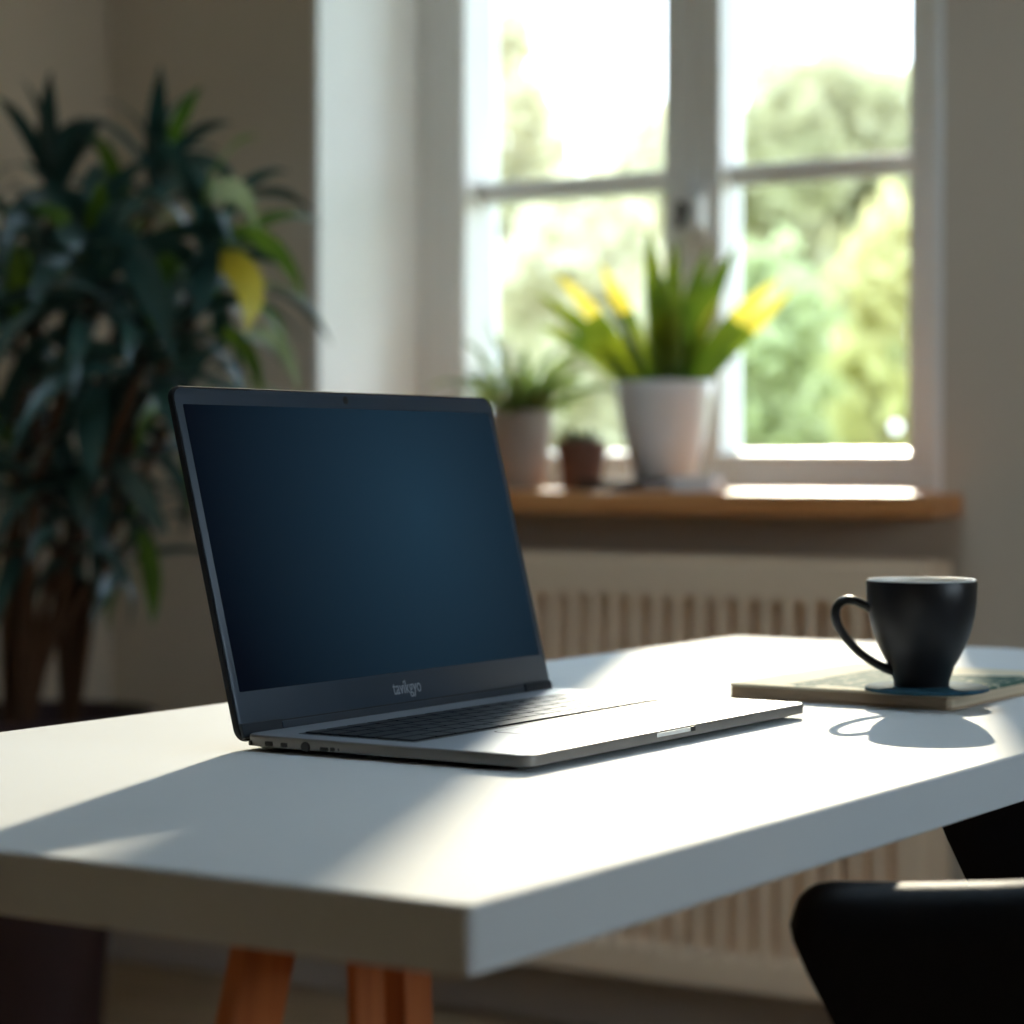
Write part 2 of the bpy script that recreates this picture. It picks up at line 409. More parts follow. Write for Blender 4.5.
for (a, b, c, d) in ((x_l - .045, x_l, x_m0, xm - .001), (xm + .001, x_m1, x_r, x_r + .035)):
    m = MB(); y0, y1 = .004, (.118 if a < xm else .086)
    m.box((a, y0, .03), (b, y1, wh - .03)); m.box((c, y0, .03), (d, y1, wh - .03))
    m.box((b, y0, .03), (c, y1, zb)); m.box((b, y0, zt), (c, y1, wh - .03))
    # sloping bead along the lower rail
    m.loops([[(b, y0 + .01, zb), (c, y0 + .01, zb)], [(b, y1 - .02, zb + .006), (c, y1 - .02, zb + .006)], [(b, y1 - .02, zb), (c, y1 - .02, zb)]], False, False, closed=False)
    sash = m.build('window_sash', M['frame'], W1, bevel=.004)
    t = MB(); t.box((b, .045, TR0), (c, y1 - .012, TR1)); t.build('glazing_bar', M['frame'], sash, bevel=.006)
    MB().box((b, y1 - .020, zb), (c, y1 - .015, TR0)).build('glass_pane', M['glass'], sash)
    MB().box((b, y1 - .020, TR1), (c, y1 - .015, zt)).build('glass_pane', M['glass'], sash)
m = MB(); hx, hz = xm + .012, 1.33 - WZ0
m.box((hx - .014, -.010, hz - .05), (hx + .022, .004, hz + .05))
m.box((hx + .002, -.040, hz - .028), (hx + .026, -.008, hz + .028))
hp = m.build('window_handle', M['handle'], W1, bevel=.004)
m = MB(); m.tube([(hx - .004, -.008, hz), (hx - .004, -.05, hz)], .009, 12); m.tube([(hx - .004, -.046, hz + .016), (hx - .006, -.046, hz - .004), (hx - .008, -.046, hz - .03)], .008, 10)
m.build('lever', M['dark'], hp, smooth=True)
m = MB(); m.box((-2.66 - WL, 3.28 - FY, -.034), (-1.392 - WL, .02, 0))
m.build('window_sill', M['sill'], W1, bevel=.004)

# ------------------------------------------------------------------ radiator
RX0, RX1, RYF, RZB, RZT = -2.44, -1.40, 3.29, .11, .762
rad = thing('radiator', 'taupe ribbed panel radiator on the wall below the wooden sill', 'radiator', (RX0, RYF, RZB))
rw, rh = RX1 - RX0, RZT - RZB
pitch = .0372; sl0, sl1 = .052, rh - .063
m = MB(); m.open = True
nx = int(round((rw) / .0031)); zs = [0, .004, .02, sl0 - .006, sl0, sl0 + .004, sl0 + .010, sl0 + .018]
zs += [sl0 + .03 + (sl1 - sl0 - .06) * k / 6 for k in range(7)] + [sl1 - .018, sl1 - .010, sl1 - .004, sl1, sl1 + .006, rh - .02, rh - .006, rh]
def rad_depth(x, z):
    e = min(x, rw - x)
    d = 0.0
    if e < .006 or z < .001 or z > rh - .001: return .010
    if e > .035:
        k = abs(((x - .035) / pitch) % 1 - .5) * pitch        # distance from a slot's middle
        hwid = .0088
        zz = max(sl0 + hwid - z, z - (sl1 - hwid), 0)
        dist = math.hypot(k, zz) - hwid
        d = .030 * min(1, max(0, .5 - dist / .005))
    return d
for z in zs:
    for i in range(nx + 1):
        x = rw * i / nx; m.v.append((x, rad_depth(x, z), z))
for k in range(len(zs) - 1):
    for i in range(nx):
        a = k * (nx + 1) + i; m.face((a, a + 1, a + nx + 2, a + nx + 1))
m.build('front_panel', M['rad'], rad, smooth=True)
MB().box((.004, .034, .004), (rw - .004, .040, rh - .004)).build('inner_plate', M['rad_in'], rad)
MB().box((.004, .075, .004), (rw - .004, .085, rh - .004)).build('back_panel', M['rad'], rad, bevel=.003)
for x in (-.002, rw - .004):
    MB().box((x, .004, .0), (x + .006, .086, rh)).build('side_cover', M['rad'], rad, bevel=.002)
m = MB()
for k in range(52):
    x = .006 + k * (rw - .012) / 52; m.box((x, .010, rh - .004), (x + .010, .080, rh + .002))
m.box((0, .006, rh - .004), (rw, .012, rh + .003)); m.box((0, .078, rh - .004), (rw, .084, rh + .003))
m.build('top_grille', M['rad'], rad)
for x in (.12, rw - .16):
    MB().box((x, .084, .06), (x + .04, .108, rh - .06)).build('wall_bracket', M['dark'], rad)
m = MB(); m.tube([(rw - .04, .05, .006), (rw - .04, .05, -.10), (rw - .04, .085, -.11)], .009, 10)
m.build('supply_pipe', M['rad'], rad, smooth=True)

# ------------------------------------------------------------------ desk
DX0, DX1, DY0, DY1, DZ, DT = -1.1014, -.5198, .782, 2.120, .74, .0282
desk = thing('desk', 'white topped desk on orange brown wooden trestle legs in front of the window', 'desk', (DX0, DY0, 0))
dw, dl = DX1 - DX0, DY1 - DY0
rslab(0, 0, dw, dl, .004, [(DZ - DT, .001), (DZ - DT + .001, 0), (DZ - .0015, 0), (DZ - .0005, .0005), (DZ, .0015)], 3).build('desktop', M['desk'], desk)
def trestle(xa, xb, yc, near_splay, far_splay):
    zt_ = DZ - DT
    MB().box((xa - .02, yc - .034, zt_ - .030), (xb + .02, yc + .044, zt_)).build('trestle_beam', M['leg'], desk, bevel=.002)
    for x, dx in ((xb, -.05), (xa, .0)):
        top = (x - .040, yc - .040, zt_); bot = (top[0] + dx, top[1] - near_splay * zt_, 0)
        MB().beam(bot, top, .011, .040).build('leg', M['leg'], desk, bevel=.002)
        top = (x - .010, yc - .012, zt_); bot = (top[0], top[1] + far_splay * zt_ * .6, 0)
        MB().beam(bot, top, .006, .024).build('leg', M['leg'], desk, bevel=.002)
        top = (x - .017, yc + .028, zt_); bot = (top[0], top[1] + far_splay * zt_, 0)
        MB().beam(bot, top, .017, .024).build('leg', M['leg'], desk, bevel=.002)
    MB().box((xa - .03, yc - .030, .30), (xb, yc + .030, .325)).build('stretcher', M['leg'], desk, bevel=.002)
trestle(-1.03 - DX0, -.670 - DX0, .945 - DY0, .24, .06)
trestle(-.70 - DX0, -.60 - DX0, 1.98 - DY0, .05, .08)

# ------------------------------------------------------------------ laptop (x: towards the user, y: along the hinge)
lap = thing('laptop', 'open dark grey laptop with a nearly black screen on the white desk', 'laptop', (-.910, 1.1294, .74), R(0.1))
LW, LD, ZB, ZT = .3472, .1976, .0016, .0096
base = rslab(0, 0, LD, LW, .009, [(ZB + .0016, .0002), (ZT - .0012, 0), (ZT - .0005, .0002), (ZT, .0009)], 8).build('base', M['side'], lap, smooth=True)
rslab(.0, .0, LD, LW, .009, [(ZB - .0006, .012), (ZB, .008), (ZB + .0017, .0003)], 8).build('underside', M['under'], lap, smooth=True)
rslab(.001, .001, LD - .001, LW - .001, .0085, [(ZT - .0003, 0), (ZT + .00012, 0), (ZT + .0002, .0004)], 8).build('palm_rest', M['alu'], lap, smooth=True)
for x in (.018, LD - .020):
    for y in (.03, LW - .03):
        MB().lathe([(.006, 0), (.006, .0012)], 20, (x, y), cap1=True).build('rubber_foot', M['under'], lap)
# keyboard
KX0, KX1, KY0, KY1 = .0280, .1085, .0190, .3080
rslab(KX0 - .002, KY0 - .002, KX1 + .002, KY1 + .002, .003, [(ZT + .0001, 0), (ZT + .00035, 0)], 4).build('keyboard_well', M['well'], lap)
rows = [(.010, [1] * 14), (.0135, [1] * 13 + [1.6]), (.0135, [1.5] + [1] * 12 + [1.1]), (.0135, [1.8] + [1] * 11 + [1.8]), (.0135, [2.3] + [1] * 10 + [2.3]), (.0135, [1.2, 1, 1.2, 1.2, 5.2, 1.2, 1, .9, .9, .9])]
gap = .0013; tot = sum(r[0] for r in rows); sc_ = (KX1 - KX0 - gap * 7) / tot
x = KX0 + gap
for h_, ks in rows:
    h_ *= sc_; unit = (KY1 - KY0 - gap * (len(ks) + 1)) / sum(ks); y = KY0 + gap
    for k_ in ks:
        wk = k_ * unit
        rslab(x, y, x + h_, y + wk, .0012, [(ZT + .0002, 0), (ZT + .0010, 0), (ZT + .0013, .0003)], 2).build('key', M['key'], lap)
        y += wk + gap
    x += h_ + gap
# touchpad with a dark seam around it
rslab(.1172, .0870, .1950, .2000, .003, [(ZT + .00015, 0), (ZT + .00026, 0)], 4).build('touchpad_seam', M['under'], lap)
rslab(.1181, .0880, .1941, .1990, .003, [(ZT + .0002, 0), (ZT + .00036, 0)], 4).build('touchpad', M['pad'], lap)
# opening notch on the front edge
n_ = rslab(LD - .003, .142, LD + .0007, .188, .0004, [(ZT - .0034, 0), (ZT - .0010, 0)], 2).build('lid_notch', M['silver'], lap)
MB().box((LD - .002, .1835, ZT - .0036), (LD + .0011, .1885, ZT - .0008)).build('indicator', M['port'], n_)
# ports on the left edge (y = 0 faces the viewer)
def port(name, x0, x1, z0, z1, r=.0006):
    m = MB(); L = [[(px, -.0003, pz) for px, pz, _ in rrect(x0, z0, x1, z1, r, 0, 4)], [(px, .004, pz) for px, pz, _ in rrect(x0, z0, x1, z1, r, 0, 4)]]
    return m.loops(L).build(name, M['port'], lap)
port('lock_slot', .0040, .0058, .0034, .0062)
port('usb_port', .0160, .0215, .0038, .0066); port('usb_port', .0275, .0322, .0038, .0064)
m = MB(); m.loops([[(.0455 + .0032 * math.cos(a * .2618), y_, .0050 + .0030 * math.sin(a * .2618)) for a in range(24)] for y_ in (-.0004, .004)]).build('audio_jack', M['port'], lap)
port('card_slot', .0560, .0618, .0034, .0056); port('display_port', .0632, .0662, .0034, .0058); port('reset_hole', .0688, .0694, .0040, .0056, .0002)
# lid: built in its own frame (x: thickness towards the user, y: width, z: up the lid), then tilted
TILT, LL = R(14.16), .2165
lid_o = (-.0015, 0, .0050)
def lslab(y0, z0, y1, z1, r, prof, n=6):
    m = MB(); return m.loops([[(x_, a, b) for a, b, _ in rrect(y0 + i, z0 + i, y1 - i, z1 - i, max(r - i, .0003), 0, n)] for x_, i in prof])
lid = lslab(-.001, 0, LW + .001, LL, .0085, [(-.0046, .0018), (-.0040, .0004), (-.0030, 0), (-.0004, 0), (0, .0004)], 8).build('lid', M['lidshell'], lap, smooth=True, loc=lid_o, rot=(0, -TILT, 0))
lslab(.0004, .0012, LW - .0004, LL - .0014, .0075, [(-.0006, 0), (.0003, 0), (.0005, .0003)], 8).build('bezel', M['bezel'], lid, smooth=True)
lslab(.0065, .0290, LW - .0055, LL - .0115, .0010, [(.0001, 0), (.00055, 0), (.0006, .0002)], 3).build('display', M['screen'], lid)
m = MB(); m.loops([[(x_, .172 + rr * math.cos(a * .2618), LL - .0058 + rr * math.sin(a * .2618)) for a in range(24)] for x_, rr in ((.0003, .0026), (.0008, .0026))]).build('webcam', M['port'], lid)
for y0, y1 in ((.0006, .0385), (LW - .0340, LW - .0006)):
    lslab(y0, .0014, y1, .0102, .0004, [(.0002, 0), (.0016, 0), (.0020, .0003)], 2).build('hinge_cover', M['hinge'], lid)
lslab(.0400, .0014, LW - .0355, .0085, .0004, [(.0002, 0), (.0012, 0), (.0014, .0002)], 2).build('hinge', M['hingebar'], lid)
MB().box((.0004, .0395, .0089), (.00062, LW - .0350, .0096)).build('hinge_seam', M['under'], lid)
# lettering below the screen
fc = bpy.data.curves.new('lettering', 'FONT'); fc.body = 'tavíkgyo'; fc.size = .0125; fc.align_x = 'CENTER'; fc.extrude = .0002
fo = bpy.data.objects.new('lettering', fc); col.objects.link(fo)
dg = bpy.context.evaluated_depsgraph_get(); tm = bpy.data.meshes.new_from_object(fo.evaluated_get(dg)); bpy.data.objects.remove(fo)
tm.transform(Matrix(((0, 0, 1, .0007), (.76, 0, 0, .1748), (0, 1, 0, .0150), (0, 0, 0, 1))))
tm.materials.clear(); tm.materials.append(M['logo']); tm.name = 'lettering'
lo = bpy.data.objects.new('lettering', tm); col.objects.link(lo); lo.parent = lid; lo['label'] = 'pale grey lettering'

# ------------------------------------------------------------------ notebook, coaster, mug
NX, NY, NW, NL, NT = -.820, 1.566, .172, .215, .0108
nb = thing('notebook', 'cream notebook with green leaf print lying under the mug on the desk', 'notebook', (NX, NY, DZ))
rslab(.0006, .0006, NW - .0006, NL - .0006, .006, [(.0012, 0), (NT - .0012, 0)], 6).build('page_block', M['paper'], nb)
rslab(0, 0, NW, NL, .007, [(0, .0005), (.0004, 0), (.0016, 0), (.0020, .0005)], 6).build('back_cover', M['kraft'], nb)
rslab(0, 0, NW, NL, .007, [(NT - .0020, .0005), (NT - .0016, 0), (NT - .0006, 0), (NT, .0007)], 6).build('front_cover', M['cover'], nb)
m = MB()
sp = [[(x_, .004 - .0045 * math.cos(R(-90 + 180 * k / 8)), NT / 2 + (NT / 2) * math.sin(R(-90 + 180 * k / 8))) for k in range(9)] for x_ in (.004, NW - .004)]
m.loops(sp).build('spine', M['kraft'], nb, smooth=True)

MX, MY = -.680, 1.588
cz = DZ + NT
co = MB(); co.lathe([(.0400, 0), (.0425, .0008), (.0425, .0026), (.0415, .0034), (.0, .0034)], 56, cap0=True)
tag(co.build('coaster', M['coaster'], None, smooth=True, loc=(MX + .004, MY, cz)), 'round teal felt coaster between the black mug and the notebook', 'coaster')
cz += .0034
mug = thing('mug', 'black stoneware mug with a pale inside standing on the teal coaster', 'mug', (MX, MY, cz), 0)
MH = .0775
out = [(.0, .0012), (.0172, .0010), (.0182, 0), (.0190, .0004), (.0194, .004), (.0226, .0135), (.0262, .0200), (.0292, .0260), (.0326, .0340), (.0348, .0415), (.0364, .0490), (.0375, .0590), (.0381, .0716)]
m = MB(); m.lathe(out + [(.0375, .0728)], 72, cap0=True, cap1=False)
m.build('body', M['mug'], mug, smooth=True)
ins = [(.0375, .0728), (.0368, .0738), (.0357, .0734), (.0353, .0716), (.0344, .056), (.0312, .044), (.0268, .030), (.0215, .017), (.017, .009), (0.0001, .007)]
m = MB(); m.open = False; m.lathe(ins, 72, cap0=False); m.build('inner_glaze', M['mug_in'], mug, smooth=True)
m = MB(); m.lathe([(.0001, .046), (.0318, .046)], 48, cap0=False); m.open = True; m.build('coffee', M['coffee'], mug)
# handle leaves the body to the left as seen by the viewer
ha = PSI + math.pi
hd = Vector((math.cos(ha), math.sin(ha), 0))
hp_ = [(.0355, .0545), (.0395, .0560), (.0465, .0590), (.0535, .0592), (.0585, .0550), (.0596, .0485), (.0575, .0410), (.0520, .0325), (.0440, .0240), (.0360, .0180), (.0290, .0140), (.0230, .0115), (.0175, .0095)]
pts = [hd * a + Vector((0, 0, b)) for a, b in hp_]
cr = []
for i in range(len(pts) - 1):
    p0, p1, p2, p3 = pts[max(i - 1, 0)], pts[i], pts[i + 1], pts[min(i + 2, len(pts) - 1)]
    for k in range(4):
        t = k / 4; cr.append(.5 * ((2 * p1) + (p2 - p0) * t + (2 * p0 - 5 * p1 + 4 * p2 - p3) * t * t + (3 * p1 - p0 - 3 * p2 + p3) * t ** 3))
cr.append(pts[-1])
m = MB(); m.tube(cr, [.0040 if i < 3 else .0031 if i < len(cr) - 7 else .0035 for i in range(len(cr))], 14, flat=1.5); m.build('handle', M['mug'], mug, smooth=True)

# ------------------------------------------------------------------ chair (local: x points to its back, y across, z up)
CA = R(14)
ch = thing('armchair', 'black upholstered tub armchair tucked under the right edge of the desk', 'chair', (-.590, 1.312, 0), CA)
CWD, CDP, TH = .225, .48, .050            # half width, depth, shell thickness
path = []                                 # plan curve of the shell from the near arm's front round the back to the far arm's front
fr = [0, .003, .007, .012, .018, .03, .06, .10, .14, .18, .22, .26, CDP * .62]
for q in fr: path.append((q, -CWD, q / (CDP * .62) * .35))
for k in range(1, 16):
    a = R(-90 + 180 * k / 16); path.append((CDP * .62 + .19 * math.cos(a), CWD * math.sin(a), .35 + .30 * k / 16))
for q in reversed(fr): path.append((q, CWD, 1 - q / (CDP * .62) * .35))
m = MB(); L = []
for i, (px, py, t) in enumerate(path):
    q0 = path[max(i - 1, 0)]; q1 = path[min(i + 1, len(path) - 1)]
    d = Vector((q1[0] - q0[0], q1[1] - q0[1], 0)).normalized(); nrm = Vector((d.y, -d.x, 0))
    rise = max(0, 1 - abs(t - .5) / .5)
    zt_ = .7035 + .075 * rise ** 1.9
    front = max(0, 1 - (px / .018)) if (t < .35 or t > .65) else 0
    zt_ -= .018 * (1 - math.sqrt(max(0, 1 - front ** 2)))
    ring = []
    for (u, v) in ((.5, 0), (.5, .25), (.5, .5), (.5, .75), (.5, .93), (.42, .975), (.25, .995), (0, 1), (-.25, .995), (-.42, .975), (-.5, .93), (-.5, .75), (-.5, .5), (-.5, .25), (-.5, 0)):
        z = .36 + (zt_ - .36) * v
        back = (zt_ - z) * .50 * max(0, 1 - px / .30) if (t < .35 or t > .65) else 0   # the arms' front edges slant backwards going down
        taper = 1 - .16 * (1 - v)
        p = Vector((px + back, py * taper, 0)) + nrm * (u * TH) ; ring.append((p.x, p.y, z))
    L.append(ring)
m.loops(L); m.build('shell', M['chair'], ch, smooth=True, bevel=.0)
rslab(.06, -.185, .44, .185, .07, [(.36, .02), (.37, .004), (.44, 0), (.462, .008), (.470, .03)], 8).build('seat', M['chair'], ch, smooth=True)
for x, y in ((.10, -.15), (.10, .15), (.42, -.15), (.42, .15)):
    m = MB(); m.tube([(x, y, .37), (x + (.03 if x > .3 else -.02), y * 1.25, 0)], [.016, .011], 14); m.build('leg', M['chairleg'], ch, smooth=True)

# ------------------------------------------------------------------ tall plant in the corner
PX, PY = -2.715, 2.86
pl = thing('dracaena_plant', 'tall dark green strap leaved plant in a dark pot in the room corner', 'plant', (PX, PY, 0))
m = MB(); m.lathe([(.088, 0), (.096, .004), (.112, .20), (.182, .48), (.190, .487), (.190, .510), (.183, .515), (.176, .510), (.172, .46)], 56, cap1=False)
m.build('pot', M['potdark'], pl, smooth=True)
m = MB(); m.lathe([(.0, .47), (.172, .465)], 40, cap0=False); m.open = True; m.build('soil', M['soil'], pl)
def at_px(px, py, Y):
    u = (px - 512) / 2464.0; v = -(py - 460.6) / 2464.0
    dx = u * math.cos(PSI) - math.sin(PSI); dy = u * math.sin(PSI) + math.cos(PSI); t = Y / dy
    return Vector((dx * t - PX, Y - PY, .91 + v * t))
rs = [(55, 195, 2.86, .75, 12, 'leaf'), (160, 190, 2.92, .75, 11, 'leaf'), (95, 285, 2.72, 1.0, 18, 'leaf'), (205, 265, 2.80, .9, 14, 'mix'),
      (15, 330, 2.80, 1.0, 16, 'leaf'), (150, 345, 2.75, 1.0, 18, 'leaf'), (70, 400, 2.92, 1.0, 16, 'leaf'), (185, 395, 2.92, .8, 14, 'mix'),
      (110, 455, 2.84, .9, 18, 'leaf'), (20, 470, 2.90, .9, 16, 'leaf'),
      (222, 265, 2.86, .7, 10, 'mix'), (40, 260, 2.95, .9, 14, 'leaf'), (125, 235, 2.95, .8, 12, 'mix'), (70, 520, 2.78, .8, 14, 'leaf'), (130, 540, 2.90, .7, 10, 'mix')]
roots = [Vector((-.045, -.02, .46)), Vector((.035, .03, .46)), Vector((.02, -.06, .46))]
rng = random.Random(21)
for i, (px, py, Y, s_, n, kind) in enumerate(rs):
    n = int(n * 1.1)
    top = at_px(px, py, Y); r0 = roots[i % 3].copy()
    if i in (3, 7, 10): r0 = roots[1].copy()
    mid = r0.lerp(top, .55) + Vector((rng.uniform(-.03, .03), rng.uniform(-.03, .03), .02)) + (r0 - Vector((top.x, top.y, r0.z))) * .22
    cp = [r0, r0.lerp(mid, .5) + Vector((0, 0, .02)), mid, mid.lerp(top, .55), top]
    m = MB(); m.tube(cp, [.014 if i < 3 else .010, .012 if i < 3 else .009, .010 if i < 3 else .008, .008, .007], 10)
    m.build('cane', M['cane'], pl, smooth=True)
    m = MB(); m.open = True
    for k in range(n):
        t = k / n; az = k * 2.39996 + rng.uniform(-.25, .25)
        el = R(82 - 95 * t + rng.uniform(-8, 8)); ln = s_ * rng.uniform(.19, .33) * (.78 + .4 * t)
        b = top + Vector((0, 0, .03 - .09 * t))
        m.leaf(b, az, el, ln, rng.uniform(.028, .044) * s_, R(rng.uniform(55, 125)), n=9, fold=.3, mi=(1 if kind == 'mix' and rng.random() < .3 or rng.random() < .03 else 0), twist=rng.uniform(-.5, .5), roll=rng.uniform(-.7, .7))
    m.v = [(max(q[0], XL + .015 - PX), min(q[1], YB - .015 - PY), q[2]) for q in m.v]   # leaves rest against the walls
    m.build('foliage', [M['leaf'], M['leaf2']], pl, smooth=True)
def hang(mb, p0, p1, p2, wpx, Y, mi):
    """single leaf along a curve whose ends are read off the photograph, at its own depth in the crown"""
    a, c, e = at_px(*p0, Y + .06), at_px(*p1, Y), at_px(*p2, Y - .05)
    W = wpx / 2464.0 * 3.9; n = 10; b0 = len(mb.v); vw = Vector((math.sin(PSI), -math.cos(PSI), -.15)).normalized()
    for i in range(n + 1):
        t = i / n; p = a.lerp(c, t).lerp(c.lerp(e, t), t); d = (c.lerp(e, t) - a.lerp(c, t)).normalized()
        sd_ = d.cross(vw).normalized(); wd = max(.0008, W / 2 * min(1, .35 + t / .35) * (1 - max(0, (t - .4) / .6) ** 2.2))
        mb.v += [tuple(p + sd_ * wd + vw * wd * .3), tuple(p), tuple(p - sd_ * wd + vw * wd * .3)]
    for i in range(n):
        k = b0 + i * 3; mb.face((k, k + 3, k + 4, k + 1), mi); mb.face((k + 1, k + 4, k + 5, k + 2), mi)
m = MB(); m.open = True
for p0, p1, p2, wpx, Y, mi in (
    ((52, 195), (48, 130), (52, 72), 21, 2.84, 0), ((55, 190), (30, 120), (-2, 98), 16, 2.82, 0), ((60, 195), (80, 125), (108, 122), 17, 2.84, 0),
    ((155, 195), (158, 130), (162, 66), 22, 2.90, 0), ((160, 180), (180, 112), (202, 88), 15, 2.92, 1), ((160, 180), (190, 122), (232, 124), 13, 2.90, 0),
    ((75, 205), (18, 185), (8, 258), 28, 2.70, 0), ((98, 222), (55, 235), (33, 318), 26, 2.66, 0), ((112, 228), (150, 255), (178, 368), 30, 2.66, 0),
    ((152, 180), (192, 160), (198, 225), 20, 2.80, 0), ((160, 168), (215, 145), (242, 190), 15, 2.84, 0), ((205, 205), (242, 165), (258, 230), 22, 2.76, 2),
    ((222, 235), (282, 225), (304, 300), 18, 2.80, 1), ((208, 240), (208, 280), (198, 318), 26, 2.72, 0), ((250, 335), (285, 325), (300, 392), 16, 2.78, 2),  # first and last leaf here: sun glint put into a lighter leaf colour
    ((100, 385), (84, 430), (96, 480), 28, 2.66, 0), ((84, 462), (78, 490), (86, 530), 24, 2.66, 0), ((112, 462), (140, 485), (168, 535), 24, 2.68, 0),
    ((138, 530), (158, 565), (152, 625), 20, 2.72, 1), ((180, 420), (215, 400), (222, 470), 20, 2.80, 0), ((210, 330), (255, 330), (262, 400), 16, 2.80, 1),
    ((100, 262), (96, 220), (104, 182), 24, 2.70, 1), ((30, 560), (5, 560), (-6, 630), 20, 2.72, 0)):
    hang(m, p0, p1, p2, wpx, Y, mi)
m.build('foliage', [M['leaf'], M['leaf2'], M['leaf_glint']], pl, smooth=True)
m = MB(); m.open = True
hang(m, (212, 262), (268, 262), (246, 334), 30, 2.72, 0)
m.build('yellow_leaf', M['leafy'], pl, smooth=True)['label'] = 'single yellow leaf'

# ------------------------------------------------------------------ things on the window sill
SZ = WZ0
tray = MB(); rslab(-.060, -.075, .060, .125, .004, [(0, .001), (.001, 0), (.017, 0), (.018, .001)], 3, tray)
tag(tray.build('tray', M['tray'], None, loc=(-1.965, 3.425, SZ)), 'thin dark wooden board under the white flowerpot on the sill', 'tray')
wp = thing('potted_houseplant', 'tall strappy yellow green plant in the white pot on the window sill', 'plant', (-1.942, 3.49, SZ + .018))
wp.scale = (1, 1, .93)
m = MB(); m.lathe([(.046, 0), (.050, .003), (.066, .07), (.077, .145), (.080, .166), (.078, .170), (.075, .168), (.073, .14)], 56)
m.build('pot', M['wpot'], wp, smooth=True)
m = MB(); m.lathe([(.0, .150), (.0735, .147)], 32, cap0=False); m.open = True; m.build('soil', M['soil'], wp)
# leaves given by base offset, azimuth in the viewer's frame (0 = right, 90 = away), elevation, length, width, droop
specs = [(-.03, 178, 62, .27, .040, 18), (-.035, 185, 54, .25, .042, 22), (-.02, 170, 74, .25, .046, 10), (-.005, 120, 84, .30, .044, 6), (.005, 60, 86, .28, .050, 8),
         (.015, 20, 80, .27, .048, 10), (.02, -10, 74, .28, .052, 12), (.03, 5, 60, .26, .044, 20), (.035, -5, 50, .25, .040, 8), (.0, 250, 78, .21, .048, 14),
         (-.02, 215, 66, .20, .050, 20), (.02, 310, 66, .20, .048, 20), (-.01, 90, 72, .26, .040, 12), (.01, 270, 86, .18, .052, 6), (-.04, 160, 46, .22, .036, 30)]
m = MB(); m.open = True; rng = random.Random(5)
for k, (ox, az, el, ln, wd, dr) in enumerate(specs):
    a = R(az) + PSI
    b = Vector((ox * math.cos(PSI), ox * math.sin(PSI), .145)) + Vector((-math.sin(PSI), math.cos(PSI), 0)) * rng.uniform(-.03, .03)
    m.leaf(b, a, R(el), ln, wd * .78, R(dr), n=10, fold=.2, mi=0, tip_mi=1 if k in (0, 2, 8, 7, 11) else None, tip_from=.62, shape=.45, roll=R(75) * math.cos(R(az)) * (1 if rng.random() < 2 else -1))
m.build('leaves', [M['strap'], M['straptip']], wp, smooth=True)

gp = thing('potted_spider_plant', 'bushy spiky plant in the grey beige pot behind the laptop lid', 'plant', (-2.203, 3.47, SZ))
m = MB(); m.lathe([(.036, 0), (.039, .003), (.0465, .06), (.0525, .120), (.0530, .129), (.0505, .131), (.0485, .127), (.047, .11)], 48)
m.build('pot', M['gpot'], gp, smooth=True)
m = MB(); m.lathe([(.0, .118), (.0478, .115)], 32, cap0=False); m.open = True; m.build('soil', M['soil'], gp)
m = MB(); m.open = True; rng = random.Random(9)
for k in range(70):
    a = k * 2.39996; r_ = .034 * math.sqrt((k + .5) / 70)
    m.leaf((r_ * math.cos(a), r_ * math.sin(a), .115), a + rng.uniform(-.3, .3), R(rng.uniform(30, 88)), rng.uniform(.09, .175), rng.uniform(.012, .020), R(rng.uniform(25, 100)), n=8, fold=.35, roll=rng.uniform(-.9, .9))
m.build('leaves', M['spike'], gp, smooth=True)

tp = thing('potted_succulent', 'small dark succulent in the little terracotta pot on the sill', 'plant', (-2.080, 3.46, SZ))
tp.scale = (1.16, 1.16, .98)
m = MB(); m.lathe([(.0255, 0), (.0275, .002), (.0335, .060), (.0365, .062), (.0370, .080), (.0350, .082), (.0330, .080), (.032, .065)], 40)
m.build('pot', M['tpot'], tp, smooth=True)
m = MB(); m.lathe([(.0, .074), (.0326, .072)], 28, cap0=False); m.open = True; m.build('soil', M['soil'], tp)
m = MB(); m.open = True; rng = random.Random(3)
for k in range(34):
    a = k * 2.39996; r_ = .022 * math.sqrt(k / 34)
    m.leaf((r_ * math.cos(a), r_ * math.sin(a), .072), a, R(rng.uniform(35, 88)), rng.uniform(.018, .032), .010, R(-10), n=5, fold=.5, shape=.5)
m.build('leaves', M['succ'], tp, smooth=True)

cb = MB(); rslab(-.036, -.024, .036, .024, .006, [(0, .001), (.001, 0), (.022, 0), (.024, .002)], 4, cb)
tag(cb.build('soap_box', M['card'], None, loc=(-1.800, 3.338, SZ), rot=(0, 0, R(8))), 'small white box beside the tray on the window sill', 'box').name = 'small_box'

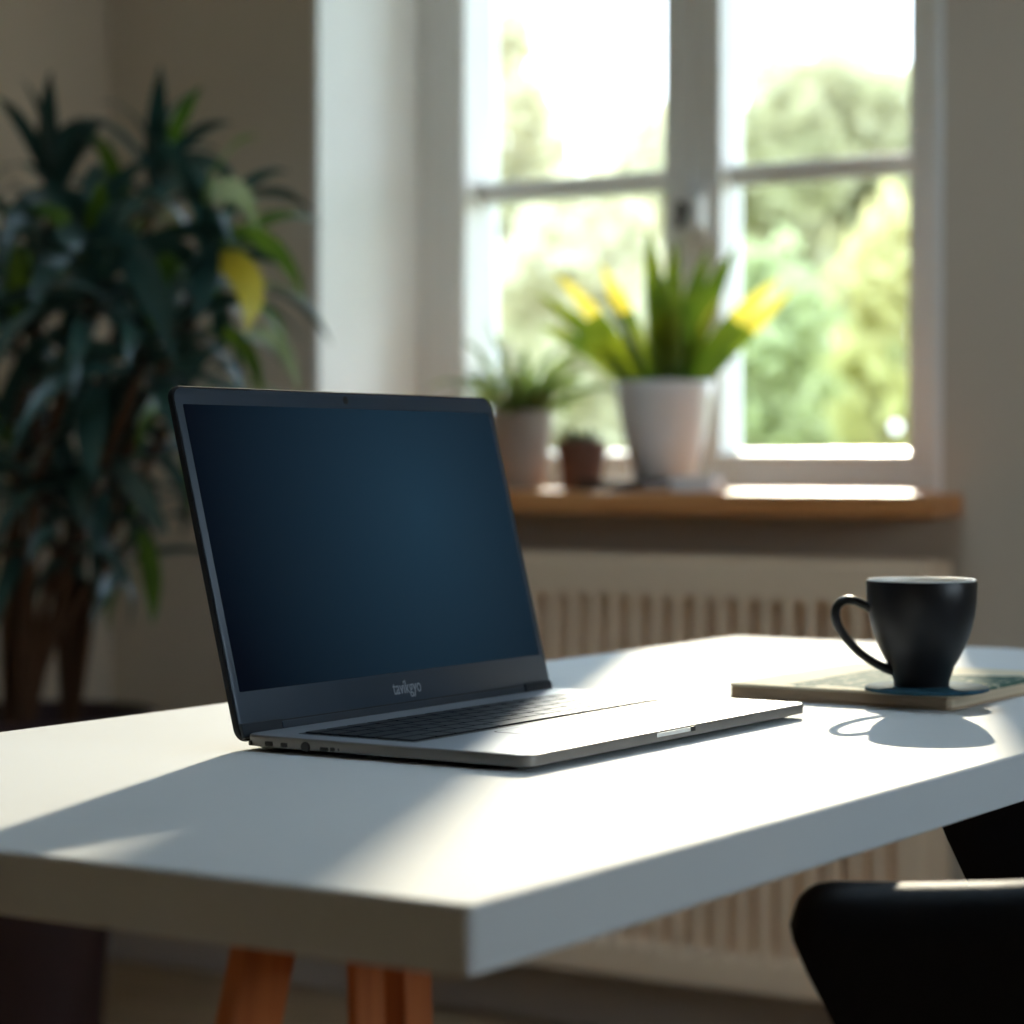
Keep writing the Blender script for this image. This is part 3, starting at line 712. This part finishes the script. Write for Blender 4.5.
# ------------------------------------------------------------------ garden outside
GZ = -.35
m = MB(); m.v = [(-60, 3.82, GZ), (25, 3.82, GZ), (25, 70, GZ), (-60, 70, GZ)]; m.face((0, 1, 2, 3)); m.open = True
struct(m.build('lawn', M['lawn']), 'green lawn outside the window', 'lawn')
def tree(name, label, cat, px, top, half, dist, mats, n, seed, leaf=.16, low=None, group='trees in the garden', dens=1.0):
    xc = (px - 512) / 2464.0 * dist
    X = xc * math.cos(PSI) - dist * math.sin(PSI); Y = xc * math.sin(PSI) + dist * math.cos(PSI)
    zt_ = .91 + (460.6 - top) / 2464.0 * dist; rr = half / 2464.0 * dist
    zl = GZ + .5 if low is None else .91 + (460.6 - low) / 2464.0 * dist
    t = thing(name, label, cat, (X, Y, GZ), 0, group)
    rn = random.Random(seed)
    H_ = zt_ - GZ; zl -= GZ
    m = MB(); m.tube([(0, 0, 0), (.05, .02, H_ * .35), (-.04, .05, H_ * .6), (0, 0, H_ * .85)], [.05 * H_ / 3, .04 * H_ / 3, .03 * H_ / 3, .01], 10); m.build('trunk', M['bark'], t, smooth=True)
    m = MB()
    for k in range(6):
        a = k * 1.1 + seed; z0 = H_ * (.35 + .06 * k)
        m.tube([(0, .03, z0), (rr * .35 * math.cos(a), rr * .35 * math.sin(a), z0 + .12 * H_), (rr * .7 * math.cos(a), rr * .7 * math.sin(a), z0 + .2 * H_)], [.02 * H_ / 3, .013 * H_ / 3, .006], 7)
    m.build('branch', M['bark'], t, smooth=True)
    m = MB(); m.open = True
    cz_ = (H_ + zl) / 2; rz = (H_ - zl) / 2
    cl = []
    for k in range(26):
        a = rn.uniform(0, 6.283); u = rn.uniform(-1, 1); s_ = rn.uniform(.45, .8)
        q = math.sqrt(1 - u * u)
        cl.append((Vector((rr * s_ * q * math.cos(a), rr * s_ * q * math.sin(a), cz_ + rz * s_ * u)), rn.uniform(.25, .42) * min(rr, rz)))
    for k in range(n):
        c_, cr_ = cl[rn.randrange(len(cl))]
        d = Vector((rn.gauss(0, 1), rn.gauss(0, 1), rn.gauss(0, 1))).normalized() * (cr_ * abs(rn.gauss(0, .75)))
        p = c_ + d
        a = Vector((rn.gauss(0, 1), rn.gauss(0, 1), rn.gauss(0, 1))).normalized(); b_ = a.orthogonal().normalized()
        L_ = leaf * rn.uniform(.7, 1.3); i0 = len(m.v)
        m.v += [tuple(p - a * L_), tuple(p - b_ * L_ * .4 + a * L_ * .1), tuple(p + a * L_), tuple(p + b_ * L_ * .4 + a * L_ * .1)]
        m.face((i0, i0 + 1, i0 + 2, i0 + 3))
    m.build('crown', mats, t)
    return t
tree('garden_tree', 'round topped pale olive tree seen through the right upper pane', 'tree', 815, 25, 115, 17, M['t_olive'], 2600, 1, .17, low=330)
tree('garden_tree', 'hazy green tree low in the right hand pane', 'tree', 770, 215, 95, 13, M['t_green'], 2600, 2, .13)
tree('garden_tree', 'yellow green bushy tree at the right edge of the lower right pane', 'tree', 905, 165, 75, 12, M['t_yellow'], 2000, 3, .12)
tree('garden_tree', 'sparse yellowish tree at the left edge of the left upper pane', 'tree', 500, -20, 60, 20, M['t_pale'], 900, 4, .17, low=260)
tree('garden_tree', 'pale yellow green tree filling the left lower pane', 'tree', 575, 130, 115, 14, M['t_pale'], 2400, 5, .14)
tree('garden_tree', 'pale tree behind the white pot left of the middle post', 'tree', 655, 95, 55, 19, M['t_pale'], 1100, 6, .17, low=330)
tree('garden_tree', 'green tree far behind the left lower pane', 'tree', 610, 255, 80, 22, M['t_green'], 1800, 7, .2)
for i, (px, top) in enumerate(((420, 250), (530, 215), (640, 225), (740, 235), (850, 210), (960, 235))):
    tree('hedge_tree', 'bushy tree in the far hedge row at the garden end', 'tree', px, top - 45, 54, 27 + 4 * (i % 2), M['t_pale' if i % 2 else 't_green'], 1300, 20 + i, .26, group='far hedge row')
